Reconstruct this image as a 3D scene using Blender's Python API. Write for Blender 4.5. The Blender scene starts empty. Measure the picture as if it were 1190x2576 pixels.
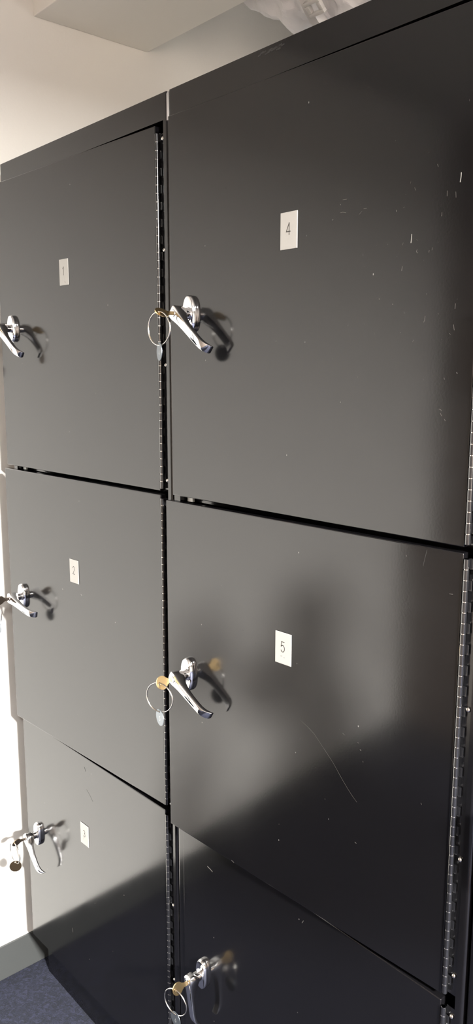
import bpy, bmesh, math, random
from mathutils import Vector, Matrix
C = bpy.context.scene.collection
R = math.radians
random.seed(4)

# ------------------------------------------------------------------ camera
cam_d = bpy.data.cameras.new('camera'); cam = bpy.data.objects.new('camera', cam_d); C.objects.link(cam)
cam_d.sensor_fit = 'VERTICAL'; cam_d.sensor_height = 36.0
cam_d.lens = 36.0 * 2002.8 / 2576.0
cam_d.clip_start = 0.02
YAW, PITCH = 0.8525, -0.1725
CAM = Vector((1.7564, -0.8093, 1.5323))
cam.location = CAM
cam.rotation_euler = (math.pi / 2 + PITCH, -0.0009, YAW)
bpy.context.scene.camera = cam

# ------------------------------------------------------------------ world, exposure
w = bpy.data.worlds.new('world'); bpy.context.scene.world = w; w.use_nodes = True
w.node_tree.nodes['Background'].inputs[0].default_value = (0.0, 0.0, 0.0, 1)
vs = bpy.context.scene.view_settings
vs.view_transform = 'Standard'; vs.look = 'None'; vs.gamma = 1.0; vs.use_curve_mapping = False
vs.exposure = 0.0
LAMPS = [(4.00, -0.90, 0.40, 0.30, 2000.0, 173.3), (2.90, -1.45, 0.40, 0.30, 55.0, 174.0)]   # x, y, length, width, watts, cut-off angle of the louvre
CEIL = 2.44

# ------------------------------------------------------------------ materials
def mat(name, col, rough=0.5, metal=0.0, ior=1.5, **kw):
    m = bpy.data.materials.new(name); m.use_nodes = True
    b = m.node_tree.nodes['Principled BSDF']
    b.inputs['Base Color'].default_value = (*col, 1); b.inputs['Roughness'].default_value = rough
    b.inputs['Metallic'].default_value = metal; b.inputs['IOR'].default_value = ior
    for k, v in kw.items(): b.inputs[k.replace('_', ' ')].default_value = v
    return m
def nodes(m): return m.node_tree.nodes, m.node_tree.links, m.node_tree.nodes['Principled BSDF']
def bump(m, scale, strength, dist, detail=2.0):
    n, l, b = nodes(m)
    tc = n.new('ShaderNodeTexCoord'); ns = n.new('ShaderNodeTexNoise'); bp = n.new('ShaderNodeBump')
    ns.inputs['Scale'].default_value = scale; ns.inputs['Detail'].default_value = detail
    bp.inputs['Strength'].default_value = strength; bp.inputs['Distance'].default_value = dist
    l.new(tc.outputs['Object'], ns.inputs['Vector']); l.new(ns.outputs['Fac'], bp.inputs['Height'])
    l.new(bp.outputs['Normal'], b.inputs['Normal'])
    return tc, ns, bp

def enamel(name, rough=0.125, ior=1.56, specks=True):
    m = mat(name, (0.0034, 0.0032, 0.0037), rough, 0, ior)
    n, l, b = nodes(m)
    
    tc, ns, bp = bump(m, 300.0, 0.035, 0.0003)
    # smudges: slow roughness variation
    s = n.new('ShaderNodeTexNoise'); s.inputs['Scale'].default_value = 7.0; s.inputs['Detail'].default_value = 4.0
    mr = n.new('ShaderNodeMapRange'); mr.inputs['From Min'].default_value = 0.35; mr.inputs['From Max'].default_value = 0.7
    mr.inputs['To Min'].default_value = rough - 0.02; mr.inputs['To Max'].default_value = rough + 0.025
    l.new(tc.outputs['Object'], s.inputs['Vector']); l.new(s.outputs['Fac'], mr.inputs['Value']); l.new(mr.outputs[0], b.inputs['Roughness'])
    if specks:
        v = n.new('ShaderNodeTexVoronoi'); v.inputs['Scale'].default_value = 62.0
        mp = n.new('ShaderNodeMapping'); mp.inputs['Scale'].default_value = (1.0, 1.0, 0.55)
        r1 = n.new('ShaderNodeMapRange'); r1.inputs['From Min'].default_value = 0.055; r1.inputs['From Max'].default_value = 0.03
        cut = n.new('ShaderNodeMath'); cut.operation = 'GREATER_THAN'; cut.inputs[1].default_value = 0.93
        sp = n.new('ShaderNodeSeparateColor')
        mul = n.new('ShaderNodeMath'); mul.operation = 'MULTIPLY'
        mx = n.new('ShaderNodeMix'); mx.data_type = 'RGBA'
        mx.inputs[6].default_value = (0.0034, 0.0032, 0.0037, 1); mx.inputs[7].default_value = (0.16, 0.15, 0.14, 1)
        l.new(tc.outputs['Object'], mp.inputs['Vector']); l.new(mp.outputs[0], v.inputs['Vector'])
        l.new(v.outputs['Distance'], r1.inputs['Value']); l.new(v.outputs['Color'], sp.inputs[0]); l.new(sp.outputs[0], cut.inputs[0])
        l.new(r1.outputs[0], mul.inputs[0]); l.new(cut.outputs[0], mul.inputs[1])
        l.new(mul.outputs[0], mx.inputs[0]); l.new(mx.outputs[2], b.inputs['Base Color'])
    return m
M = {}
M['enamel'] = enamel('black_enamel')
M['body'] = enamel('black_body_enamel', 0.125, 1.56, False)
M['dark'] = mat('dark_interior', (0.006, 0.006, 0.007), 0.6)
M['hinge'] = mat('black_hinge_paint', (0.008, 0.008, 0.009), 0.16, 0, 1.8)
M['scuff'] = mat('scuffed_paint', (0.085, 0.078, 0.071), 0.5)
M['faint'] = mat('rubbed_paint', (0.019, 0.018, 0.018), 0.42)
M['scratch'] = mat('bare_scratch', (0.26, 0.25, 0.23), 0.45)
M['chrome'] = mat('polished_chrome', (0.86, 0.86, 0.87), 0.055, 1.0); bump(M['chrome'], 900, 0.05, 0.0003)
M['steel'] = mat('nickel_wire', (0.78, 0.75, 0.70), 0.22, 1.0)
M['zinc'] = mat('zinc_tag', (0.20, 0.225, 0.25), 0.42, 0.9); bump(M['zinc'], 700, 0.15, 0.0004)
M['stamp'] = mat('stamped_line', (0.55, 0.56, 0.57), 0.5, 0.6)
M['bronze'] = mat('brass_tag', (0.20, 0.145, 0.09), 0.35, 1.0)
M['brass'] = mat('brass_key', (0.83, 0.60, 0.30), 0.26, 1.0); bump(M['brass'], 500, 0.12, 0.0004)
M['nickelkey'] = mat('worn_brass_key', (0.50, 0.40, 0.30), 0.30, 1.0)
M['plate'] = mat('ivory_plastic', (0.335, 0.322, 0.30), 0.42)
M['ink'] = mat('grey_ink', (0.03, 0.026, 0.022), 0.5)
M['wall'] = mat('cream_wall_paint', (0.80, 0.778, 0.735), 0.55); bump(M['wall'], 160, 0.12, 0.002, 4)
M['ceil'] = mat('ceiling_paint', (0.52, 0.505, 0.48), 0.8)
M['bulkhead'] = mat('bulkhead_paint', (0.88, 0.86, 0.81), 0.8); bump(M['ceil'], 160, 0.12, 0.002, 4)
M['far'] = mat('grey_room_paint', (0.12, 0.115, 0.105), 0.7)
M['brown'] = mat('brown_panel_paint', (0.17, 0.135, 0.11), 0.6)
M['base'] = mat('grey_vinyl', (0.043, 0.045, 0.044), 0.42); bump(M['base'], 90, 0.08, 0.002)
M['card'] = mat('pale_board', (0.60, 0.55, 0.55), 0.8)
M['white'] = mat('white_metal', (0.8, 0.8, 0.78), 0.4)
M['foil'] = mat('silver_foil_jacket', (0.95, 0.94, 0.97), 0.36, 0.08)
M['tape'] = mat('pale_strap', (0.72, 0.70, 0.70), 0.5)
M['buckle'] = mat('grey_plastic_buckle', (0.62, 0.61, 0.60), 0.35)
M['skin'] = mat('skin', (0.55, 0.34, 0.25), 0.5)
M['lips'] = mat('lips', (0.40, 0.17, 0.14), 0.45)
M['hair'] = mat('dark_hair', (0.02, 0.015, 0.012), 0.6)
M['jumper'] = mat('dark_jumper', (0.018, 0.018, 0.022), 0.9)
M['trousers'] = mat('dark_trousers', (0.02, 0.022, 0.03), 0.9)
M['shoe'] = mat('black_shoe', (0.01, 0.01, 0.01), 0.4)
M['phone'] = mat('black_phone', (0.01, 0.01, 0.012), 0.15)
M['glass'] = mat('lens_glass', (0.005, 0.005, 0.01), 0.05)
M['door'] = mat('grey_door_paint', (0.35, 0.34, 0.33), 0.5)
def carpet():
    m = mat('blue_carpet', (0.05, 0.06, 0.12), 0.95)
    n, l, b = nodes(m)
    tc = n.new('ShaderNodeTexCoord'); v = n.new('ShaderNodeTexVoronoi'); v.inputs['Scale'].default_value = 150
    ns = n.new('ShaderNodeTexNoise'); ns.inputs['Scale'].default_value = 45; ns.inputs['Detail'].default_value = 5
    mxv = n.new('ShaderNodeMix'); mxv.data_type = 'RGBA'; mxv.inputs[0].default_value = 0.06
    l.new(tc.outputs['Object'], mxv.inputs[6]); l.new(ns.outputs['Color'], mxv.inputs[7]); l.new(tc.outputs['Object'], ns.inputs['Vector'])
    l.new(mxv.outputs[2], v.inputs['Vector'])
    sp = n.new('ShaderNodeSeparateColor'); l.new(v.outputs['Color'], sp.inputs[0])
    cr = n.new('ShaderNodeValToRGB'); l.new(sp.outputs[0], cr.inputs[0])
    e = cr.color_ramp.elements; e[0].color = (0.0030, 0.0042, 0.0110, 1); e[1].color = (0.0165, 0.0185, 0.0400, 1)
    x = e.new(0.5); x.color = (0.0062, 0.0080, 0.0190, 1)
    l.new(cr.outputs[0], b.inputs['Base Color'])
    bp = n.new('ShaderNodeBump'); bp.inputs['Strength'].default_value = 0.7; bp.inputs['Distance'].default_value = 0.004
    n2 = n.new('ShaderNodeTexNoise'); n2.inputs['Scale'].default_value = 400; l.new(tc.outputs['Object'], n2.inputs['Vector'])
    l.new(n2.outputs['Fac'], bp.inputs['Height']); l.new(bp.outputs['Normal'], b.inputs['Normal'])
    return m
M['carpet'] = carpet()
def emit(name, col, s):
    m = mat(name, (0, 0, 0)); b = m.node_tree.nodes['Principled BSDF']
    b.inputs['Emission Color'].default_value = (*col, 1); b.inputs['Emission Strength'].default_value = s
    return m

# ------------------------------------------------------------------ mesh helpers
def NB(): return bmesh.new()
def box(bm, x0, y0, z0, x1, y1, z1, mi=0, bev=0.0, seg=2):
    vs_ = [bm.verts.new((x, y, z)) for z in (z0, z1) for y in (y0, y1) for x in (x0, x1)]
    fs = [bm.faces.new([vs_[i] for i in f]) for f in ((0, 2, 3, 1), (4, 5, 7, 6), (0, 1, 5, 4), (2, 6, 7, 3), (0, 4, 6, 2), (1, 3, 7, 5))]
    if bev > 0:
        r = bmesh.ops.bevel(bm, geom=list({e for f in fs for e in f.edges}), offset=bev, segments=seg, affect='EDGES', profile=0.5)
        fs = [f for f in r['faces']] + [f for f in fs if f.is_valid]
    for f in set(fs):
        if f.is_valid: f.material_index = mi
def loft(bm, rings, mi=0, caps=True, closed=False):
    vv = [[bm.verts.new(p) for p in r] for r in rings]
    n = len(rings[0]); m_ = len(vv)
    for a in range(m_ if closed else m_ - 1):
        A, B = vv[a], vv[(a + 1) % m_]
        for i in range(n):
            j = (i + 1) % n
            bm.faces.new((A[i], A[j], B[j], B[i])).material_index = mi
    if caps and not closed:
        bm.faces.new(list(reversed(vv[0]))).material_index = mi; bm.faces.new(vv[-1]).material_index = mi
def circ(c, ax, r, n=24, ph=0.0, ry=None):
    ax = Vector(ax).normalized(); t = Vector((0, 0, 1)) if abs(ax.z) < 0.9 else Vector((1, 0, 0))
    e1 = ax.cross(t).normalized(); e2 = ax.cross(e1)
    ry = r if ry is None else ry
    return [Vector(c) + e1 * r * math.cos(ph + 2 * math.pi * i / n) + e2 * ry * math.sin(ph + 2 * math.pi * i / n) for i in range(n)]
def cyl(bm, a, b, r, n=24, mi=0, r2=None, bev=0.0):
    a, b = Vector(a), Vector(b); ax = b - a; r2 = r if r2 is None else r2
    if bev > 0:
        u = ax.normalized() * bev
        loft(bm, [circ(a, ax, r - bev, n), circ(a + u, ax, r, n), circ(b - u, ax, r2, n), circ(b, ax, r2 - bev, n)], mi)
    else: loft(bm, [circ(a, ax, r, n), circ(b, ax, r2, n)], mi)
def tube(bm, pts, r, n=10, mi=0, closed=False):
    pts = [Vector(p) for p in pts]; rings = []
    N = len(pts); up = None
    for i, p in enumerate(pts):
        a = pts[(i - 1) % N] if (closed or i > 0) else p; b = pts[(i + 1) % N] if (closed or i < N - 1) else p
        t = (b - a).normalized()
        if up is None:
            up = t.cross(Vector((0, 0, 1)) if abs(t.z) < 0.9 else Vector((1, 0, 0))).normalized()
        up = (up - t * up.dot(t)).normalized(); s = t.cross(up)
        rr = r[i] if isinstance(r, (list, tuple)) else r
        rings.append([p + up * rr * math.cos(2 * math.pi * k / n) + s * rr * math.sin(2 * math.pi * k / n) for k in range(n)])
    loft(bm, rings, mi, True, closed)
def obj(name, bm, mats, parent=None, loc=None, rot=None, smooth=None):
    bmesh.ops.recalc_face_normals(bm, faces=bm.faces)
    me = bpy.data.meshes.new(name); bm.to_mesh(me); bm.free()
    for m in (mats if isinstance(mats, (list, tuple)) else [mats]): me.materials.append(m)
    o = bpy.data.objects.new(name, me); C.objects.link(o)
    if smooth is not None:
        me.set_sharp_from_angle(angle=R(smooth))
        for p in me.polygons: p.use_smooth = smooth >= 60 or p.area < 0.004
    if parent: o.parent = parent
    if loc is not None: o.location = loc
    if rot is not None: o.rotation_euler = rot
    return o
def tag(o, label, cat, group=None, kind=None):
    o['label'] = label; o['category'] = cat
    if group: o['group'] = group
    if kind: o['kind'] = kind
    return o
def thing(name, label, cat, loc=(0, 0, 0), rot=(0, 0, 0), group=None):
    o = bpy.data.objects.new(name, None); C.objects.link(o); o.empty_display_size = 0.05
    o.location = loc; o.rotation_euler = rot
    return tag(o, label, cat, group)
def struct(name, bm, m, parent=None, smooth=None):
    o = obj(name, bm, m, parent, smooth=smooth)
    if parent is None: o['kind'] = 'structure'
    return o

# ------------------------------------------------------------------ room
X1, Y0, Y1 = 6.2, -1.92, 1.0
def slab(name, a, b, m):
    bm = NB(); box(bm, *a, *b); return struct(name, bm, m)
slab('floor', (-0.12, Y0 - 0.12, -0.1), (X1 + 0.12, Y1 + 0.12, 0), M['carpet'])
slab('wall_left', (-0.12, Y0 - 0.12, 0), (0, Y1 + 0.12, 2.9), M['wall'])
slab('wall_right', (X1, Y0 - 0.12, 0), (X1 + 0.12, Y1 + 0.12, 2.9), M['far'])
slab('wall_back', (0, Y1, 0), (X1, Y1 + 0.12, 2.9), M['wall'])
slab('wall_front', (0, Y0 - 0.12, 0), (X1, Y0, 2.9), M['brown'])
# ceiling: low over the room, with the bulkhead in front of the raised void above the lockers
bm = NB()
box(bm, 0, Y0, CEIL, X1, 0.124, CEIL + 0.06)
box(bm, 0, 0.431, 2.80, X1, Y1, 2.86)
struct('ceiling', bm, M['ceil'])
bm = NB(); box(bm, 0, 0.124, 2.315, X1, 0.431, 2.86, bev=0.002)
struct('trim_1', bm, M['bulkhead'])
bm = NB(); box(bm, 0, Y0, 0, 0.005, Y1, 0.094, bev=0.0015); struct('baseboard_left', bm, M['base'])
bm = NB(); box(bm, 0.005, Y0, 0, X1, Y0 + 0.005, 0.094, bev=0.0015); struct('baseboard_front', bm, M['base'])
bm = NB(); box(bm, X1 - 0.005, Y0 + 0.005, 0, X1, Y1, 0.094, bev=0.0015); struct('baseboard_right', bm, M['base'])

# ------------------------------------------------------------------ ceiling lamps (they light the room)
for i, (lx, ly, L, W, P, SP) in enumerate(LAMPS):
    t = thing('ceiling_light', ['recessed white rectangular ceiling light nearer the lockers', 'recessed white rectangular ceiling light further from the lockers'][i],
              'ceiling light', (lx, ly, CEIL), group='ceiling lights')
    bm = NB(); fw = 0.02
    box(bm, -L/2-fw, -W/2-fw, -0.006, L/2+fw, -W/2, 0); box(bm, -L/2-fw, W/2, -0.006, L/2+fw, W/2+fw, 0)
    box(bm, -L/2-fw, -W/2, -0.006, -L/2, W/2, 0); box(bm, L/2, -W/2, -0.006, L/2+fw, W/2, 0)
    obj('lamp_frame', bm, M['white'], t)
    bm = NB(); box(bm, -L/2, -W/2, -0.004, L/2, W/2, -0.001)
    obj('diffuser', bm, emit('lamp_diffuser', (1.0, 0.985, 0.955), 12.0), t)
    ld = bpy.data.lights.new('lamp_light', 'AREA'); ld.shape = 'RECTANGLE'; ld.size = L; ld.size_y = W; ld.energy = P; ld.color = (1.0, 0.985, 0.955); ld.spread = R(SP)
    lo = bpy.data.objects.new('lamp_light', ld); C.objects.link(lo); lo.parent = t; lo.location = (0, 0, -0.005)

# ------------------------------------------------------------------ lockers
HX = 0.578; DW = 0.556                    # hinge offset inside a locker, door width
SPANS = [(1.330, 1.927), (0.733, 1.323), (0.146, 0.724)]
def rounded_post(bm, x0, x1, y0, y1, z0, z1, r, left):
    # vertical post, outer front edge rounded with radius r
    pts = []
    if left:
        pts += [(x1, y0), (x1, y1), (x0, y1)]
        pts += [(x0 + r - r * math.cos(a), y0 + r - r * math.sin(a)) for a in [math.pi / 2 * k / 8 for k in range(9)]]
    else:
        pts += [(x0, y0), (x0, y1), (x1, y1)]
        pts += [(x1 - r + r * math.cos(a), y0 + r - r * math.sin(a)) for a in [math.pi / 2 * k / 8 for k in range(9)]]
    loft(bm, [[(x, y, z0) for x, y in pts], [(x, y, z1) for x, y in pts]])
def make_body(root, clip=False):
    bm = NB(); Z0, Z1, D = 0.129, 1.973, 0.60
    rounded_post(bm, 0.0005, 0.021, 0, 0.02, Z0, Z1, 0.006, True)
    rounded_post(bm, 0.597, 0.6095, 0, 0.02, Z0, Z1, 0.006, False)
    box(bm, 0.021, 0, 1.932, 0.597, 0.02, Z1)           # header
    box(bm, 0.021, 0.0, Z0, 0.597, 0.02, 0.1445, bev=0.0010)         # bottom rail
    for z in (1.326, 0.728): box(bm, 0.021, 0.024, z - 0.010, 0.597, 0.044, z + 0.010)
    box(bm, 0.0005, 0.02, Z0, 0.0025, D, Z1); box(bm, 0.6075, 0.02, Z0, 0.6095, D, Z1)
    box(bm, 0.0025, 0.02, Z1 - 0.002, 0.6075, D, Z1); box(bm, 0.0025, 0.02, Z0, 0.6075, D, Z0 + 0.002)
    box(bm, 0.0025, D - 0.002, Z0 + 0.002, 0.6075, D, Z1 - 0.002)
    if clip:                                                        # pale rubbed patch on the header
        rnd = random.Random(3)
        for q in range(15):
            x = .212 + .048 * q / 15 + rnd.uniform(-.001, .001); z = 1.9640 + rnd.uniform(-.0018, .0018) + .0015 * math.sin(q); L = rnd.uniform(.005, .009)
            bm.faces.new([bm.verts.new(v) for v in ((x, -.0001 - q * 4e-6, z), (x + L, -.0001 - q * 4e-6, z + .0008), (x + L * .9, -.0001 - q * 4e-6, z + .0028), (x - L * .1, -.0001 - q * 4e-6, z + .0018))]).material_index = 1
    obj('body', bm, [M['body'], M['faint']], root, smooth=35)
    for z in (1.326, 0.728):
        bm = NB(); box(bm, 0.003, 0.044, z - 0.001, 0.607, D - 0.004, z + 0.001)
        obj('shelf', bm, M['dark'], root)
    bm = NB(); box(bm, 0.0, 0.033, 0, 0.61, 0.58, 0.129)
    obj('plinth', bm, M['body'], root)
    for z in (1.318, 0.720):
        bm = NB(); box(bm, 0.026, 0.012, z - 0.001, 0.040, 0.016, z + 0.012)
        obj('strike_plate', bm, M['white'], root)
def make_hinge(root, z0, z1, screws):
    bm = NB(); cx, cy = HX + 0.0042, -0.0022; r = 0.0035; pitch = 0.0132
    z = z0 + 0.004; k = 0
    while z < z1 - 0.016:
        ze = min(z + pitch - 0.0009, z1 - 0.004)
        cyl(bm, (cx, cy, z), (cx, cy, ze), r, 20, 0, bev=0.0004)
        if k % 2: box(bm, cx, cy + r - 0.0008, z, cx + 0.0065, cy + r + 0.0006, ze, 0)   # leaf tongues
        z += pitch; k += 1
    cyl(bm, (cx, cy, z0 + 0.004), (cx, cy, z - 0.0009), r - 0.0005, 20, 1)               # bare pin seen in the joints
    box(bm, cx + 0.0010, 0.0035, z0 + 0.003, 0.5975, 0.0045, z - 0.001, 0)                # leaf on the frame
    o = obj('hinge', bm, [M['hinge'], M['steel']], root, smooth=35)
    for s in screws:
        b = NB(); c = (0.5915, 0.0033, s)
        n = 8; rings = [circ((c[0], c[1] - 0.0032 * math.sin(math.pi / 2 * q / n), c[2]), (0, 1, 0), max(0.0036 * math.cos(math.pi / 2 * q / n), 0.0002), 16) for q in range(n + 1)]
        loft(b, rings)
        obj('hinge_screw', b, M['steel'], o, smooth=40)
    return o

# --- digits as thin strokes (unit box 0..1 high, centred in x)
def arc(cx, cy, rx, ry, a0, a1, n=14):
    return [(cx + rx * math.cos(R(a0 + (a1 - a0) * i / n)), cy + ry * math.sin(R(a0 + (a1 - a0) * i / n))) for i in range(n + 1)]
DIG = {
 1: [[(-0.20, 0.76), (0.05, 1.0), (0.05, 0.0)]],
 2: [arc(0, 0.73, 0.27, 0.27, 165, -25) + [(-0.30, 0.0), (0.31, 0.0)]],
 3: [arc(0, 0.75, 0.25, 0.25, 150, -75) , arc(0, 0.27, 0.29, 0.27, 82, -155)],
 4: [[(0.14, 0.0), (0.14, 1.0), (-0.30, 0.27), (0.32, 0.27)]],
 5: [[(0.26, 1.0), (-0.20, 1.0), (-0.25, 0.52)] + arc(0.0, 0.33, 0.29, 0.33, 130, -150, 16)],
 6: [[(0.18, 1.0), (-0.20, 0.5)] + arc(0, 0.29, 0.29, 0.29, 150, -210, 20)],
}
def strokes(bm, d, h, wd, y, x0, z0, mi, sx=1.0):
    for st in DIG[d]:
        P = [Vector((x0 + p[0] * h * sx, y, z0 + p[1] * h)) for p in st]
        for a, b in zip(P, P[1:]):
            t = (b - a).normalized(); s = Vector((-t.z, 0, t.x)) * wd / 2; e = t * wd * 0.35
            q = [a - e + s, b + e + s, b + e - s, a - e - s]
            bm.faces.new([bm.verts.new(v) for v in q]).material_index = mi
def make_plate(door, d, u, z, dots, tilt=0.0):
    bm = NB(); w_, h_ = 0.0158, 0.0243
    box(bm, -w_, -0.0016, -h_, w_, 0, h_, 0, bev=0.0004, seg=1)
    strokes(bm, d, 0.0155, 0.00115, -0.00175, -0.0005, -0.0055, 1, 0.8)
    for (dx, dz) in dots:
        bm.faces.new([bm.verts.new((dx + 0.0005 * math.cos(a), -0.00175, dz + 0.0005 * math.sin(a))) for a in [k * math.pi / 3 for k in range(6)]]).material_index = 1
    o = obj('number_plate', bm, [M['plate'], M['ink']], door, (u - DW, 0, z), (0, tilt, 0))
    o['label'] = 'small ivory plate with the number %d' % d
    return o

# --- chrome handle in door coordinates: x = u - DW, y = -v
def esc_ring(w_, h_, v, n=40):
    pts = []
    for i in range(n):
        a = 2 * math.pi * i / n; c, s = math.cos(a), math.sin(a); e = 2 / 2.45
        wz = w_ * (1 - 0.10 * max(0, s) ** 2)
        pts.append((wz * abs(c) ** e * (1 if c > 0 else -1), -v, h_ * abs(s) ** e * (1 if s > 0 else -1)))
    return pts
def make_handle(door, u, z, ang):
    base = (u - DW, 0, z)
    bm = NB()
    loft(bm, [esc_ring(.0140, .0286, 0), esc_ring(.0142, .0290, .003), esc_ring(.0138, .0286, .0058), esc_ring(.0124, .0272, .0082), esc_ring(.0115, .0262, .0086)])
    cyl(bm, (0, -.0082, 0), (0, -.0102, 0), .0112, 28, bev=.0008)
    obj('escutcheon', bm, M['chrome'], door, base, smooth=30)
    bm = NB()
    # lever sections: s along the lever, front v, back v, half-width
    S = [(-.0112, .0375, .0300, .0045), (-.0105, .0392, .0275, .0070), (-.0075, .0408, .0235, .0094), (-.002, .0413, .0205, .0105), (.004, .0413, .0205, .0100),
         (.011, .0411, .0235, .0086), (.020, .0406, .0280, .0075), (.032, .0400, .0302, .0069), (.046, .0392, .0308, .0066), (.060, .0384, .0305, .0065),
         (.070, .0374, .0298, .0065), (.0770, .0358, .0280, .0067), (.0822, .0328, .0252, .0068), (.0860, .0290, .0225, .0069), (.0880, .0258, .0205, .0068), (.0883, .0238, .0200, .0062)]
    ca, sa = math.cos(R(ang)), math.sin(R(ang)); rings = []
    for s, vf, vb, hw in S:
        vf -= .0035; vb -= .0035
        c = min(0.0016, hw * 0.3); th = vf - vb; c2 = min(.0016, th * .3)
        prof = [(-hw + c, vf), (hw - c, vf), (hw - c * .3, vf - c2 * .3), (hw, vf - c2), (hw, vb + c2), (hw - c * .3, vb + c2 * .3), (hw - c, vb), (-hw + c, vb), (-hw + c * .3, vb + c2 * .3), (-hw, vb + c2), (-hw, vf - c2), (-hw + c * .3, vf - c2 * .3)]
        rings.append([(s * ca + q * sa, -v, -s * sa + q * ca) for q, v in prof])
    loft(bm, rings)
    cyl(bm, (0, -.0090, 0), (0, -.026, 0), .0094, 28)
    obj('lever_handle', bm, M['chrome'], door, base, smooth=28)
    bm = NB()
    cyl(bm, (0, -.0373, 0), (0, -.0389, 0), .0060, 24, bev=.0005)
    obj('lock_cylinder', bm, M['chrome'], door, base, smooth=35)
def make_key(locker_x, th, u, z, roll, phi, psi, key_m, tag_m, num, label, droop=0.0):
    hx, hy = locker_x + HX, -0.003; t = R(th)
    ax = u - DW; v = 0.0385
    p = Vector((hx + ax * math.cos(t) + v * math.sin(t), hy + ax * math.sin(t) - v * math.cos(t), z))
    root = thing('lock_key', label, 'key', p, (0, 0, t), 'keys in the locker locks')
    ro = R(roll); e = Vector((math.sin(ro), 0, math.cos(ro)))       # in-plane cross direction of the bow
    def K(v_, q, off=0.0): return Vector((0, -v_, 0)) + e * q + Vector((math.cos(ro), 0, -math.sin(ro))) * off
    bm = NB(); T = 0.0009
    # outline of blade + bow, with a round hole near the outer edge
    out = [(-.002, -.0035), (-.002, .0035), (.0065, .0035), (.0075, .0048), (.0095, .0048)]
    cb = 0.0205; rb = 0.0112
    a0 = math.pi - math.asin(.0048 / rb)
    n = 30; outer = [(cb + rb * 1.0 * math.cos(a0 - (2 * a0) * i / n + 0), rb * math.sin(a0 - 2 * a0 * i / n)) for i in range(n + 1)]
    ch = cb + 0.0055; rh = 0.0024
    # bow as ring strip between outer circle and hole
    def strip(off):
        return [[K(a, q, off) for a, q in outer], [K(ch + rh * math.cos(a0 - 2 * a0 * i / n), rh * math.sin(a0 - 2 * a0 * i / n), off) for i in range(n + 1)]]
    vs2 = {}
    for sgn in (-1, 1):
        A, B = strip(T * sgn); vs2[sgn] = ([bm.verts.new(q) for q in A], [bm.verts.new(q) for q in B])
        for i in range(n): bm.faces.new((vs2[sgn][0][i], vs2[sgn][0][i + 1], vs2[sgn][1][i + 1], vs2[sgn][1][i]))
        bm.faces.new((vs2[sgn][0][0], vs2[sgn][1][0], vs2[sgn][1][n], vs2[sgn][0][n]))
    for k in (0, 1):
        for i in range(n): bm.faces.new((vs2[-1][k][i], vs2[-1][k][i + 1], vs2[1][k][i + 1], vs2[1][k][i]))
    a1 = bmesh.ops.create_cube(bm, size=1.0)['verts']
    for vv in a1:
        c = vv.co.copy(); vv.co = K(0.0052 + c.x * 0.0125, c.y * .0075, c.z * T * 2.1)
    a1 = bmesh.ops.create_cube(bm, size=1.0)['verts']
    for vv in a1:
        c = vv.co.copy(); vv.co = K(0.0095 + c.x * 0.002, c.y * .0105, c.z * T * 2.0)
    obj('key_bow', bm, key_m, root, smooth=30)
    # split ring: two turns of wire, hanging through the hole
    top = K(ch, 0, 0); Rr = 0.0250; ph = R(phi) - t
    eh = Vector((math.cos(ph), math.sin(ph), 0)); nn = Vector((-math.sin(ph), math.cos(ph), 0))
    cen = top - Vector((0, 0, Rr - 0.0010)) + eh * droop
    bm = NB(); pts = []
    for i in range(97):
        a = R(20) + 2 * math.pi * 2 * i / 96
        pts.append(cen + eh * Rr * math.cos(a) + Vector((0, 0, Rr * math.sin(a))) + nn * (0.0017 * i / 96 - 0.0008))
    tube(bm, pts, 0.00085, 8)
    obj('split_ring', bm, M['steel'], root, smooth=50)
    # stamped tag
    ps = R(psi) - t; f = Vector((math.cos(ps), math.sin(ps), 0)); g = Vector((-math.sin(ps), math.cos(ps), 0))
    rt = 0.0138; tc_ = cen + Vector((0, 0, -Rr - rt + 0.0042)) 
    bm = NB(); N = 32; V = {}
    for sgn in (-1, 1):
        oo = [bm.verts.new(tc_ + f * rt * math.sin(2 * math.pi * i / N) + Vector((0, 0, rt * math.cos(2 * math.pi * i / N))) + g * .0005 * sgn) for i in range(N)]
        hh = [bm.verts.new(tc_ + f * .0018 * math.sin(2 * math.pi * i / N) + Vector((0, 0, .0100 + .0018 * math.cos(2 * math.pi * i / N))) + g * .0005 * sgn) for i in range(N)]
        V[sgn] = (oo, hh)
        for i in range(N): bm.faces.new((oo[i], oo[(i + 1) % N], hh[(i + 1) % N], hh[i]))
    for k in (0, 1):
        for i in range(N): j = (i + 1) % N; bm.faces.new((V[-1][k][i], V[-1][k][j], V[1][k][j], V[1][k][i]))
    for st in (DIG[num] if num != 3 else []):                                               # stamped number
        P = [tc_ + f * (q[0] * .006) + Vector((0, 0, q[1] * .0075 - .0055)) - g * .00056 for q in st]
        for a, b in zip(P, P[1:]):
            tt = (b - a).normalized(); s = tt.cross(g) * .0005
            bm.faces.new([bm.verts.new(x) for x in (a + s, b + s, b - s, a - s)]).material_index = 1
    obj('key_tag', bm, [tag_m, M['stamp']], root)
    return root

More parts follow.
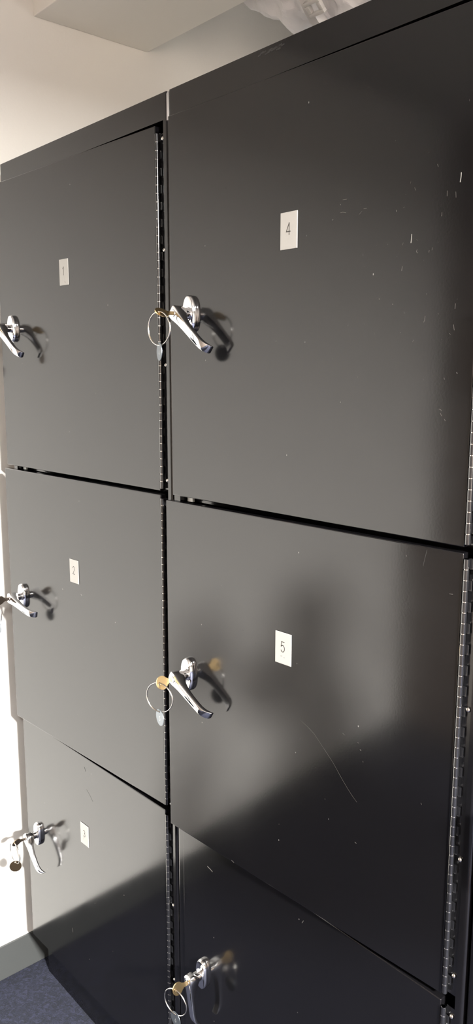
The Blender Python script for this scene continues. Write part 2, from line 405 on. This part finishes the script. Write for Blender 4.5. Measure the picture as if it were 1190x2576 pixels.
def make_door(root, k, th, h_u=None, h_z=None, h_ang=0, plate=None, scratches=()):
    z0, z1 = SPANS[k]; H = z1 - z0
    bm = NB()
    # sheet pan: front skin with turned flanges
    box(bm, -DW, 0, 0, 0, 0.0125, H, 0, bev=0.0014, seg=3)
    for (pts, wd, mi) in scratches:
        P = [Vector((a - DW, -0.00012, b - z0)) for a, b in pts]
        for a, b in zip(P, P[1:]):
            t = (b - a).normalized(); s = Vector((-t.z, 0, t.x)) * wd / 2
            bm.faces.new([bm.verts.new(q) for q in (a + s, b + s, b - s, a - s)]).material_index = mi
    d = obj('door', bm, [M['enamel'], M['scuff'], M['scratch'], M['dark'], M['faint']], root, (HX, -0.003, z0), (0, 0, R(th)), smooth=35)
    if h_u is not None: make_handle(d, h_u, h_z - z0, h_ang)
    if plate: make_plate(d, plate[0], plate[1], plate[2] - z0, plate[3], plate[4] if len(plate) > 4 else 0)
    return d
def random_marks(n, u0, u1, z0, z1, seed, mi=1, lo=.002, hi=.008, wd=.0006):
    rnd = random.Random(seed); out = []
    for _ in range(n):
        u = rnd.uniform(u0, u1); z = rnd.uniform(z0, z1); L = rnd.uniform(lo, hi) * rnd.choice((.4, .7, 1)); a = rnd.gauss(80, 28)
        bend = rnd.uniform(-.3, .3)
        p = [(u, z), (u + L * .5 * math.cos(R(a)), z + L * .5 * math.sin(R(a))), (u + L * math.cos(R(a) + bend), z + L * math.sin(R(a) + bend))]
        out.append((p, wd * rnd.uniform(.5, 1.1), mi))
    return out
# door specs: (angle, handle u, z, lever angle)
DOORS = {1: (2.20, .0570, 1.6245, 39), 2: (2.90, .0590, 1.0385, 14), 3: (1.40, .0555, .4480, 54),
         4: (1.40, .0545, 1.6235, 40), 5: (2.90, .0560, 1.0330, 31), 6: (0.0, .0575, .4495, 84)}
PL = {1: (1, .2670, 1.7235, [(.002, -.0185), (.0055, -.0195), (.0048, -.0182)]), 2: (2, .2720, 1.1335, []), 3: (3, .2645, .5400, [(-.003, -.0105), (-.004, -.0095), (-.0025, -.0125)]),
      4: (4, .2650, 1.7235, []), 5: (5, .2705, 1.1325, [(-.004, -.0125), (-.003, -.0125), (-.0015, -.012), (.002, -.0135), (.0035, -.0137)])}
MARKS4 = [
   ([(0.5289, 1.7529), (0.5287, 1.7478), (0.5279, 1.7426)], 0.0011, 2),
   ([(0.4656, 1.6949), (0.4653, 1.6898), (0.4648, 1.6847)], 0.001, 2),
   ([(0.5118, 1.7362), (0.5118, 1.7303)], 0.0006, 1),
   ([(0.5059, 1.7137), (0.5056, 1.7094)], 0.0006, 1),
   ([(0.4535, 1.6594), (0.4529, 1.6538)], 0.0008, 1),
   ([(0.4536, 1.6864), (0.4532, 1.6836)], 0.0005, 1),
   ([(0.4741, 1.6765), (0.4729, 1.674), (0.4748, 1.6722)], 0.0006, 1),
   ([(0.4952, 1.6763), (0.4946, 1.6733)], 0.0005, 1),
   ([(0.4909, 1.6737), (0.4905, 1.6713)], 0.0006, 1),
   ([(0.4889, 1.5992), (0.4886, 1.595), (0.4872, 1.592)], 0.0006, 1),
   ([(0.5291, 1.6112), (0.5287, 1.6052)], 0.0006, 1),
   ([(0.5278, 1.5877), (0.5291, 1.5814)], 0.0007, 1),
   ([(0.5229, 1.7335), (0.5235, 1.727)], 0.0005, 1),
   ([(0.4971, 1.7673), (0.4985, 1.764)], 0.0006, 1),
   ([(0.4672, 1.7468), (0.4686, 1.7434)], 0.0005, 1),
   ([(0.4417, 1.7253), (0.4423, 1.7231)], 0.0008, 1),
   ([(0.3542, 1.7446), (0.3554, 1.7433)], 0.0009, 1),
   ([(0.3411, 1.7268), (0.3432, 1.7277)], 0.0009, 1),
   ([(0.3548, 1.7342), (0.3589, 1.7343), (0.3643, 1.7329)], 0.0004, 1),
   ([(0.3582, 1.7493), (0.365, 1.7491)], 0.0004, 1),
   ([(0.3854, 1.7278), (0.3895, 1.7309)], 0.0004, 1),
   ([(0.3923, 1.7337), (0.3971, 1.7335)], 0.0004, 1),
   ([(0.3933, 1.6798), (0.3934, 1.6772)], 0.0005, 1),
   ([(0.4202, 1.624), (0.4208, 1.6224)], 0.001, 1),
   ([(0.4407, 1.6162), (0.4419, 1.6148)], 0.0009, 1),
   ([(0.3714, 1.5926), (0.3723, 1.5942)], 0.0005, 1),
   ([(0.5228, 1.5782), (0.5244, 1.5765)], 0.0005, 1),
   ([(0.4582, 1.606), (0.4591, 1.6034)], 0.0005, 1),
   ([(0.2401, 1.5769), (0.2433, 1.5773)], 0.0007, 1),
   ([(0.5135, 1.4908), (0.5157, 1.4904), (0.5169, 1.4886)], 0.0005, 1),
   ([(0.5154, 1.4862), (0.5166, 1.4844), (0.5178, 1.4826)], 0.0005, 1),
   ([(0.5184, 1.5275), (0.5193, 1.5252)], 0.0006, 1),
   ([(0.5212, 1.4794), (0.5229, 1.4772)], 0.0005, 1),
   ([(0.5348, 1.5335), (0.5359, 1.5321)], 0.0009, 1),
]
MARKS5 = [
   ([(0.306, 1.0311), (0.3199, 1.0253), (0.3329, 1.0186), (0.3451, 1.0076), (0.3557, 0.9985), (0.3676, 0.9877), (0.3758, 0.9787), (0.3854, 0.9679), (0.3941, 0.9593), (0.4028, 0.9513), (0.4113, 0.9446)], 0.0003, 1),
   ([(0.5397, 1.2702), (0.5445, 1.2707)], 0.0006, 1),
   ([(0.5063, 1.3194), (0.5039, 1.309), (0.5016, 1.298)], 0.0007, 4),
   ([(0.3833, 1.0377), (0.3875, 1.0362)], 0.0005, 1),
   ([(0.4097, 1.0333), (0.4118, 1.0323)], 0.0006, 1),
   ([(0.4141, 1.0243), (0.4161, 1.0228)], 0.0008, 1),
   ([(0.4193, 1.0093), (0.4201, 1.0073)], 0.0005, 1),
   ([(0.4099, 0.8834), (0.4127, 0.8823)], 0.0008, 1),
   ([(0.1591, 0.7357), (0.1649, 0.7341)], 0.001, 1),
   ([(0.4762, 1.3079), (0.4775, 1.306)], 0.0006, 1),
]
MARKS3 = [
   ([(0.2707, 0.701), (0.2736, 0.6976), (0.2765, 0.6923)], 0.0014, 3),
   ([(0.2773, 0.6512), (0.2864, 0.6458), (0.2939, 0.6397), (0.3013, 0.6327)], 0.0006, 3),
   ([(0.1958, 0.2734), (0.1969, 0.2627)], 0.0012, 1),
]
MARKS2 = [
   ([(0.2222, 1.0869), (0.2252, 1.0858)], 0.0012, 2),
   ([(0.2927, 1.0892), (0.2969, 1.0867)], 0.001, 2),
]
MARKS6 = [
   ([(0.0706, 0.6709), (0.0783, 0.6694), (0.085, 0.6674)], 0.0018, 1),
   ([(0.3035, 0.6917), (0.3068, 0.6977)], 0.0008, 1),
]
scr4 = MARKS4 + random_marks(34, .33, .54, 1.50, 1.84, 5, lo=.0012, hi=.003, wd=.0004)
scr5 = MARKS5 + random_marks(16, .15, .53, .78, 1.28, 21, lo=.001, hi=.0025, wd=.0005)
locker_labels = ['black metal locker against the cream wall, with doors 1, 2 and 3', 'black metal locker in the middle, with doors 4, 5 and 6',
                 'black metal locker at the right edge, only a strip in view']
CX = [0.054, 0.664, 1.276]
SCR = [[1.906, 1.733, 1.546, 1.349], [1.303, 1.13, .93, .765], [.705, .53, .37, .20]]
for ci, cx in enumerate(CX):
    root = thing('locker', locker_labels[ci], 'locker', (cx, 0, 0), group='row of black lockers')
    make_body(root, ci == 1)
    for k in range(3):
        n = ci * 3 + k + 1
        make_hinge(root, SPANS[k][0], SPANS[k][1], SCR[k] if ci else SCR[k])
        if n <= 6:
            th, hu, hz, ha = DOORS[n]
            make_door(root, k, th, hu, hz, ha, PL.get(n), {4: scr4, 5: scr5, 3: MARKS3, 2: MARKS2, 6: MARKS6}.get(n, ()))
        else:
            make_door(root, k, [0.6, 0.0, 0.0][k], .0655, [1.6235, 1.0340, .4490][k], 85)
bm = NB(); n = 10; ring = [(-.0032 * math.cos(math.pi * q / n), -.0050 * math.sin(math.pi * q / n)) for q in range(n + 1)]
loft(bm, [[(x + .6637, y + .0032, z) for x, y in ring] for z in (1.9285, 1.968)] + [[(x * .5 + .6637, y * .5 + .0032, 1.9725) for x, y in ring]])
tag(obj('joint_strip', bm, M['chrome'], smooth=50), 'short bright metal strip at the top of the joint between the two lockers', 'trim strip')
KL = {1: 'key in the lock of door 1, at the left edge of the photo', 2: 'dull key in the lock of door 2, cut by the left edge',
      3: 'dull key with a brown round tag in the lock of door 3', 4: 'brass key with ring and thin grey tag in the lock of door 4',
      5: 'brass key with wide ring and grey tag in the lock of door 5', 6: 'brass key with a wire ring in the lock of door 6'}
def key(n, roll, phi, psi, km, tm, **kw):
    th, hu, hz, ha = DOORS[n]
    make_key(CX[(n - 1) // 3], th, hu, hz, roll, phi, psi, km, tm, n, KL[n], **kw)
key(1, -45, 0, 55, M['brass'], M['bronze'])
key(2, 20, -10, -5, M['nickelkey'], M['zinc'])
key(3, 25, 0, 60, M['nickelkey'], M['bronze'])
key(4, -52, 5, -20, M['brass'], M['zinc'])
key(5, -22, 21, -10, M['brass'], M['zinc'])
key(6, -12, 14, 0, M['brass'], M['zinc'])

# ------------------------------------------------------------------ foil-wrapped duct above the lockers
def make_duct():
    t = thing('insulated_duct', 'crumpled silver foil-wrapped duct above the top of the lockers, behind the bulkhead', 'duct', (0.4, 0.62, 2.3))
    path = [(.30, .60, 2.79), (.295, .60, 2.70), (.30, .59, 2.58), (.34, .585, 2.475), (.43, .575, 2.403), (.57, .57, 2.372), (.77, .57, 2.358), (1.0, .58, 2.37), (1.5, .60, 2.42), (2.0, .60, 2.48)]
    path = [Vector(p) - Vector((0.4, 0.62, 2.3)) for p in path]
    pts = []
    for a, b in zip(path, path[1:]):
        for i in range(12): pts.append(a.lerp(b, i / 12))
    pts.append(path[-1])
    for _ in range(6): pts = [pts[0]] + [(pts[i-1] + pts[i] * 2 + pts[i+1]) / 4 for i in range(1, len(pts) - 1)] + [pts[-1]]
    rr = [0.131 + 0.004 * math.sin(i * 0.55) - 0.024 * math.exp(-((p.x - 0.025) / 0.016) ** 2) - 0.018 * math.exp(-((p.x - 0.135) / 0.018) ** 2) for i, p in enumerate(pts)]
    bm = NB(); tube(bm, pts, rr, 64)
    o = obj('foil_jacket', bm, M['foil'], t)
    ss = o.modifiers.new('sub', 'SUBSURF'); ss.levels = 2; ss.render_levels = 2
    for nm, ty, sz, st in (('big', 'CLOUDS', 0.13, 0.050), ('mid', 'VORONOI', 0.075, 0.026), ('fine', 'VORONOI', 0.026, 0.005)):
        tx = bpy.data.textures.new('crumple_' + nm, ty); tx.noise_scale = sz
        md = o.modifiers.new(nm, 'DISPLACE'); md.texture = tx; md.strength = st; md.mid_level = 0.5
    i0 = min(range(len(pts)), key=lambda i: abs(pts[i].x - 0.135))
    tg = (pts[i0 + 1] - pts[i0 - 1]).normalized()
    bm = NB()
    for rad in (0.152,):
        a, b, c, d = (circ(pts[i0] + tg * dx, tg, q, 48) for dx, q in ((-.012, rad - .02), (-.012, rad), (.012, rad), (.012, rad - .02)))
        loft(bm, [a, b, c, d], closed=True)
    st = obj('strap', bm, M['tape'], t, smooth=40)
    bm = NB()
    # buckle: square frame with an opening
    for (x0, z0, x1, z1) in ((-.02, -.016, .02, -.008), (-.02, .008, .02, .016), (-.02, -.008, -.010, .008), (.010, -.008, .02, .008)):
        box(bm, x0, -.006, z0, x1, .004, z1, bev=.0012, seg=2)
    dv = Vector((0, -0.66, -0.75)).normalized()
    obj('buckle', bm, M['buckle'], st, pts[i0] + dv * 0.157, (R(49), 0, 0), smooth=35)
make_duct()

# ------------------------------------------------------------------ the person taking the picture (seen only as a reflection)
def skin_mesh(name, verts, edges, radii, m, parent=None, sub=2, root_i=0):
    me = bpy.data.meshes.new(name); me.from_pydata(verts, edges, []); me.materials.append(m)
    o = bpy.data.objects.new(name, me); C.objects.link(o)
    sk = o.modifiers.new('skin', 'SKIN'); sk.use_smooth_shade = True; sk.branch_smoothing = 0.6
    if not me.skin_vertices: me.attributes.new('skin', 'FLOAT', 'POINT')
    sv = me.skin_vertices[0].data
    for i, r in enumerate(radii):
        sv[i].radius = (r, r) if not isinstance(r, tuple) else r
        sv[i].use_root = (i == root_i)
    s = o.modifiers.new('sub', 'SUBSURF'); s.levels = sub; s.render_levels = sub
    if parent: o.parent = parent
    return o
def make_person():
    face = Vector((-math.sin(YAW), math.cos(YAW), 0)); rt = Vector((math.cos(YAW), math.sin(YAW), 0))
    base = CAM - face * 0.44; base.z = 0; K_ = 0.94
    root = thing('person', 'person in dark clothes holding up a phone, seen only as reflected shade in door 5', 'person', base)
    def P(r, f, z): return tuple((rt * r + face * f + Vector((0, 0, z))) * K_)
    V, E_, Rd = [], [], []
    def add(r, f, z, rad, link=None):
        V.append(P(r, f, z)); Rd.append(rad * K_ if not isinstance(rad, tuple) else rad)
        if link is not None: E_.append((link, len(V) - 1))
        return len(V) - 1
    pel = add(0, 0, .93, .105); wa = add(0, 0, 1.08, .098, pel); ch = add(0, 0, 1.27, .105, wa)
    up = add(0, -.01, 1.37, .062, ch); nk = add(0, .0, 1.49, .055, up); jaw = add(0, .034, 1.562, .072, nk); hd = add(0, .012, 1.640, .112, jaw); tp = add(0, .0, 1.725, .085, hd)
    nose = add(0, .118, 1.615, .013, hd)
    arms = []
    for s in (-1, 1):
        ez = 1.40 if s < 0 else 1.22
        sh = add(s * .150, -.01, 1.355, .050, up); el = add(s * .25, .22, ez, .034, sh); wr = add(s * .085, .365, 1.46, .025, el)
        pm = add(s * .072, .388, 1.500, .024, wr); kn = add(s * .066, .402, 1.545, .024, pm)
        for q in range(4):
            a = add(s * (.062 - .002 * q), .436, 1.520 + .0185 * q, .0085, kn); b = add(s * .046, .462, 1.520 + .0180 * q, .0076, a); add(s * .030, .468, 1.520 + .0175 * q, .0070, b)
        a = add(s * .050, .404, 1.566, .0105, kn); b = add(s * .036, .410, 1.588, .0088, a)
        hp = add(s * .090, 0, .87, .082, pel); kn_ = add(s * .100, .015, .50, .056, hp); an = add(s * .105, -.02, .10, .038, kn_); ft = add(s * .115, .06, .050, .036, an); to = add(s * .125, .14, .036, .028, ft)
    skin_mesh('body', V, E_, Rd, M['skin'], root)
    # hair: a rounded cap of short dark hair with the face left free
    bm = NB(); N1, N2 = 40, 22; rings = []
    for i in range(N2):
        ph = math.pi * 0.62 * i / (N2 - 1)
        ring = []
        for j in range(N1):
            a = 2 * math.pi * j / N1; fr = math.cos(a)                  # fr = 1 towards the face
            p_ = ph * (1.0 - 0.42 * max(0, fr) ** 1.5)
            k = 1 + .012 * math.sin(9 * a + 5 * ph)
            ring.append((rt * (math.sin(a) * math.sin(p_) * .090 * k) + face * (math.cos(a) * math.sin(p_) * .104 * k) + Vector((0, 0, math.cos(p_) * .100 * k))))
        rings.append(ring)
    top = bm.verts.new(rings[0][0]); rv = [[bm.verts.new(v) for v in rg] for rg in rings[1:]]
    for j in range(N1): bm.faces.new((top, rv[0][j], rv[0][(j + 1) % N1]))
    for a_, b_ in zip(rv, rv[1:]):
        for j in range(N1): bm.faces.new((a_[j], b_[j], b_[(j + 1) % N1], a_[(j + 1) % N1]))
    h = obj('hair', bm, M['hair'], root, P(0, -.008, 1.672), smooth=60)
    so = h.modifiers.new('thick', 'SOLIDIFY'); so.thickness = 0.014; so.offset = -1
    for s in (-1, 1):
        bm = NB(); bmesh.ops.create_uvsphere(bm, u_segments=14, v_segments=10, radius=.011)
        obj('eye', bm, [M['plate']], root, P(s * .030, .094 if s < 0 else .087, 1.640), smooth=60)
        bm = NB(); bmesh.ops.create_uvsphere(bm, u_segments=14, v_segments=10, radius=1)
        for v in bm.verts: v.co = rt * (v.co.x * .010) + face * (v.co.y * .018) + Vector((0, 0, v.co.z * .030))
        obj('ear', bm, M['skin'], root, P(s * .086, -.005, 1.630), smooth=60)
        bm = NB(); bmesh.ops.create_uvsphere(bm, u_segments=12, v_segments=8, radius=.0055)
        obj('iris', bm, [M['hair']], root, P(s * .030, .102 if s < 0 else .095, 1.640), smooth=60)
        bm = NB(); tube(bm, [P(s * .014, .106, 1.660), P(s * .030, .106, 1.666), P(s * .048, .096, 1.660)], [.0025, .0035, .002], 8)
        obj('eyebrow', bm, [M['hair']], root, smooth=60)
    bm = NB(); tube(bm, [P(-.024, .084, 1.578), P(-.010, .094, 1.576), P(0, .096, 1.575), P(.010, .094, 1.576), P(.024, .084, 1.578)], [.002, .006, .0065, .006, .002], 10)
    obj('lips', bm, [M['lips']], root, smooth=60)
    # jumper and trousers: tapered elliptical sections around the body
    def ell(c, ax, ra, rb, n=32):
        ax = Vector(ax).normalized(); side = rt - ax * ax.dot(rt)
        side = side.normalized() if side.length > .3 else (face - ax * ax.dot(face)).normalized()
        fw = ax.cross(side)
        return [Vector(c) + side * ra * math.cos(2 * math.pi * i / n) + fw * rb * math.sin(2 * math.pi * i / n) for i in range(n)]
    bm = NB()
    loft(bm, [ell(Vector(P(0, f_, z)), (0, 0, 1), a * K_, b * K_) for z, f_, a, b in
              ((.72, 0, .245, .175), (.86, 0, .245, .175), (.98, 0, .235, .172), (1.10, .0, .235, .170), (1.22, 0, .240, .172), (1.32, 0, .235, .160), (1.39, -.005, .205, .125), (1.43, -.005, .125, .088), (1.465, 0, .072, .070), (1.50, 0, .066, .066))])
    for s in (-1, 1):
        ez = 1.40 if s < 0 else 1.22
        sh, el, wr = Vector((s * .155, -.01, 1.37)), Vector((s * .25, .22, ez)), Vector((s * .085, .365, 1.46))
        A = [Vector((s * .11, -.01, 1.35)), sh, sh.lerp(el, .5), sh.lerp(el, .86), el.lerp(wr, .14), el.lerp(wr, .5), el.lerp(wr, .84), el.lerp(wr, .95)]
        tube(bm, [P(*q) for q in A], [q * K_ for q in (.085, .098, .095, .090, .085, .072, .052, .042)], 24)
    j_ = obj('jumper', bm, M['jumper'], root, smooth=60)
    sb = j_.modifiers.new('sub', 'SUBSURF'); sb.levels = 1; sb.render_levels = 1
    bm = NB()
    loft(bm, [ell(Vector(P(0, 0, z)), (0, 0, 1), a * K_, b * K_) for z, a, b in ((.80, .172, .118), (.86, .176, .120), (.95, .170, .116), (1.0, .150, .105))])
    for s in (-1, 1):
        tube(bm, [P(s * .088, 0, .90), P(s * .092, 0, .80), P(s * .098, .01, .62), P(s * .102, .015, .48), P(s * .106, .0, .28), P(s * .108, -.015, .085)],
             [q * K_ for q in (.080, .100, .086, .073, .068, .070)], 24)
    obj('trousers', bm, M['trousers'], root, smooth=60)
    for s in (-1, 1):
        bm = NB(); rg = []
        for f_, w_, h_ in ((-.075, .028, .055), (-.055, .040, .085), (.0, .044, .088), (.05, .048, .075), (.11, .052, .055), (.16, .046, .045), (.19, .025, .035)):
            c = Vector(P(s * (.108 + f_ * .12), f_, 0)); 
            rg.append([c + rt * w_ * q + Vector((0, 0, h_ * t_)) for q, t_ in ((-.9, 0.002), (.9, 0.002), (1, .3), (.85, .75), (.45, 1), (-.45, 1), (-.85, .75), (-1, .3))])
        loft(bm, rg)
        o = obj('shoe', bm, M['shoe'], root, smooth=60); sb = o.modifiers.new('sub', 'SUBSURF'); sb.levels = 1; sb.render_levels = 1
    # phone in the hands, upright, lens just behind the viewpoint
    ph = thing('phone', 'black phone held up by the person', 'phone', CAM - face * 0.022)
    ph.rotation_euler = (PITCH, 0, YAW)
    bm = NB(); box(bm, -.037, -.004, -.140, .037, .004, .018, bev=.003, seg=3)
    obj('phone_case', bm, M['phone'], ph, smooth=35)
    bm = NB(); cyl(bm, (0, .0036, 0), (0, .0058, 0), .008, 24, bev=.0006)
    obj('lens', bm, M['glass'], ph, smooth=35)
make_person()
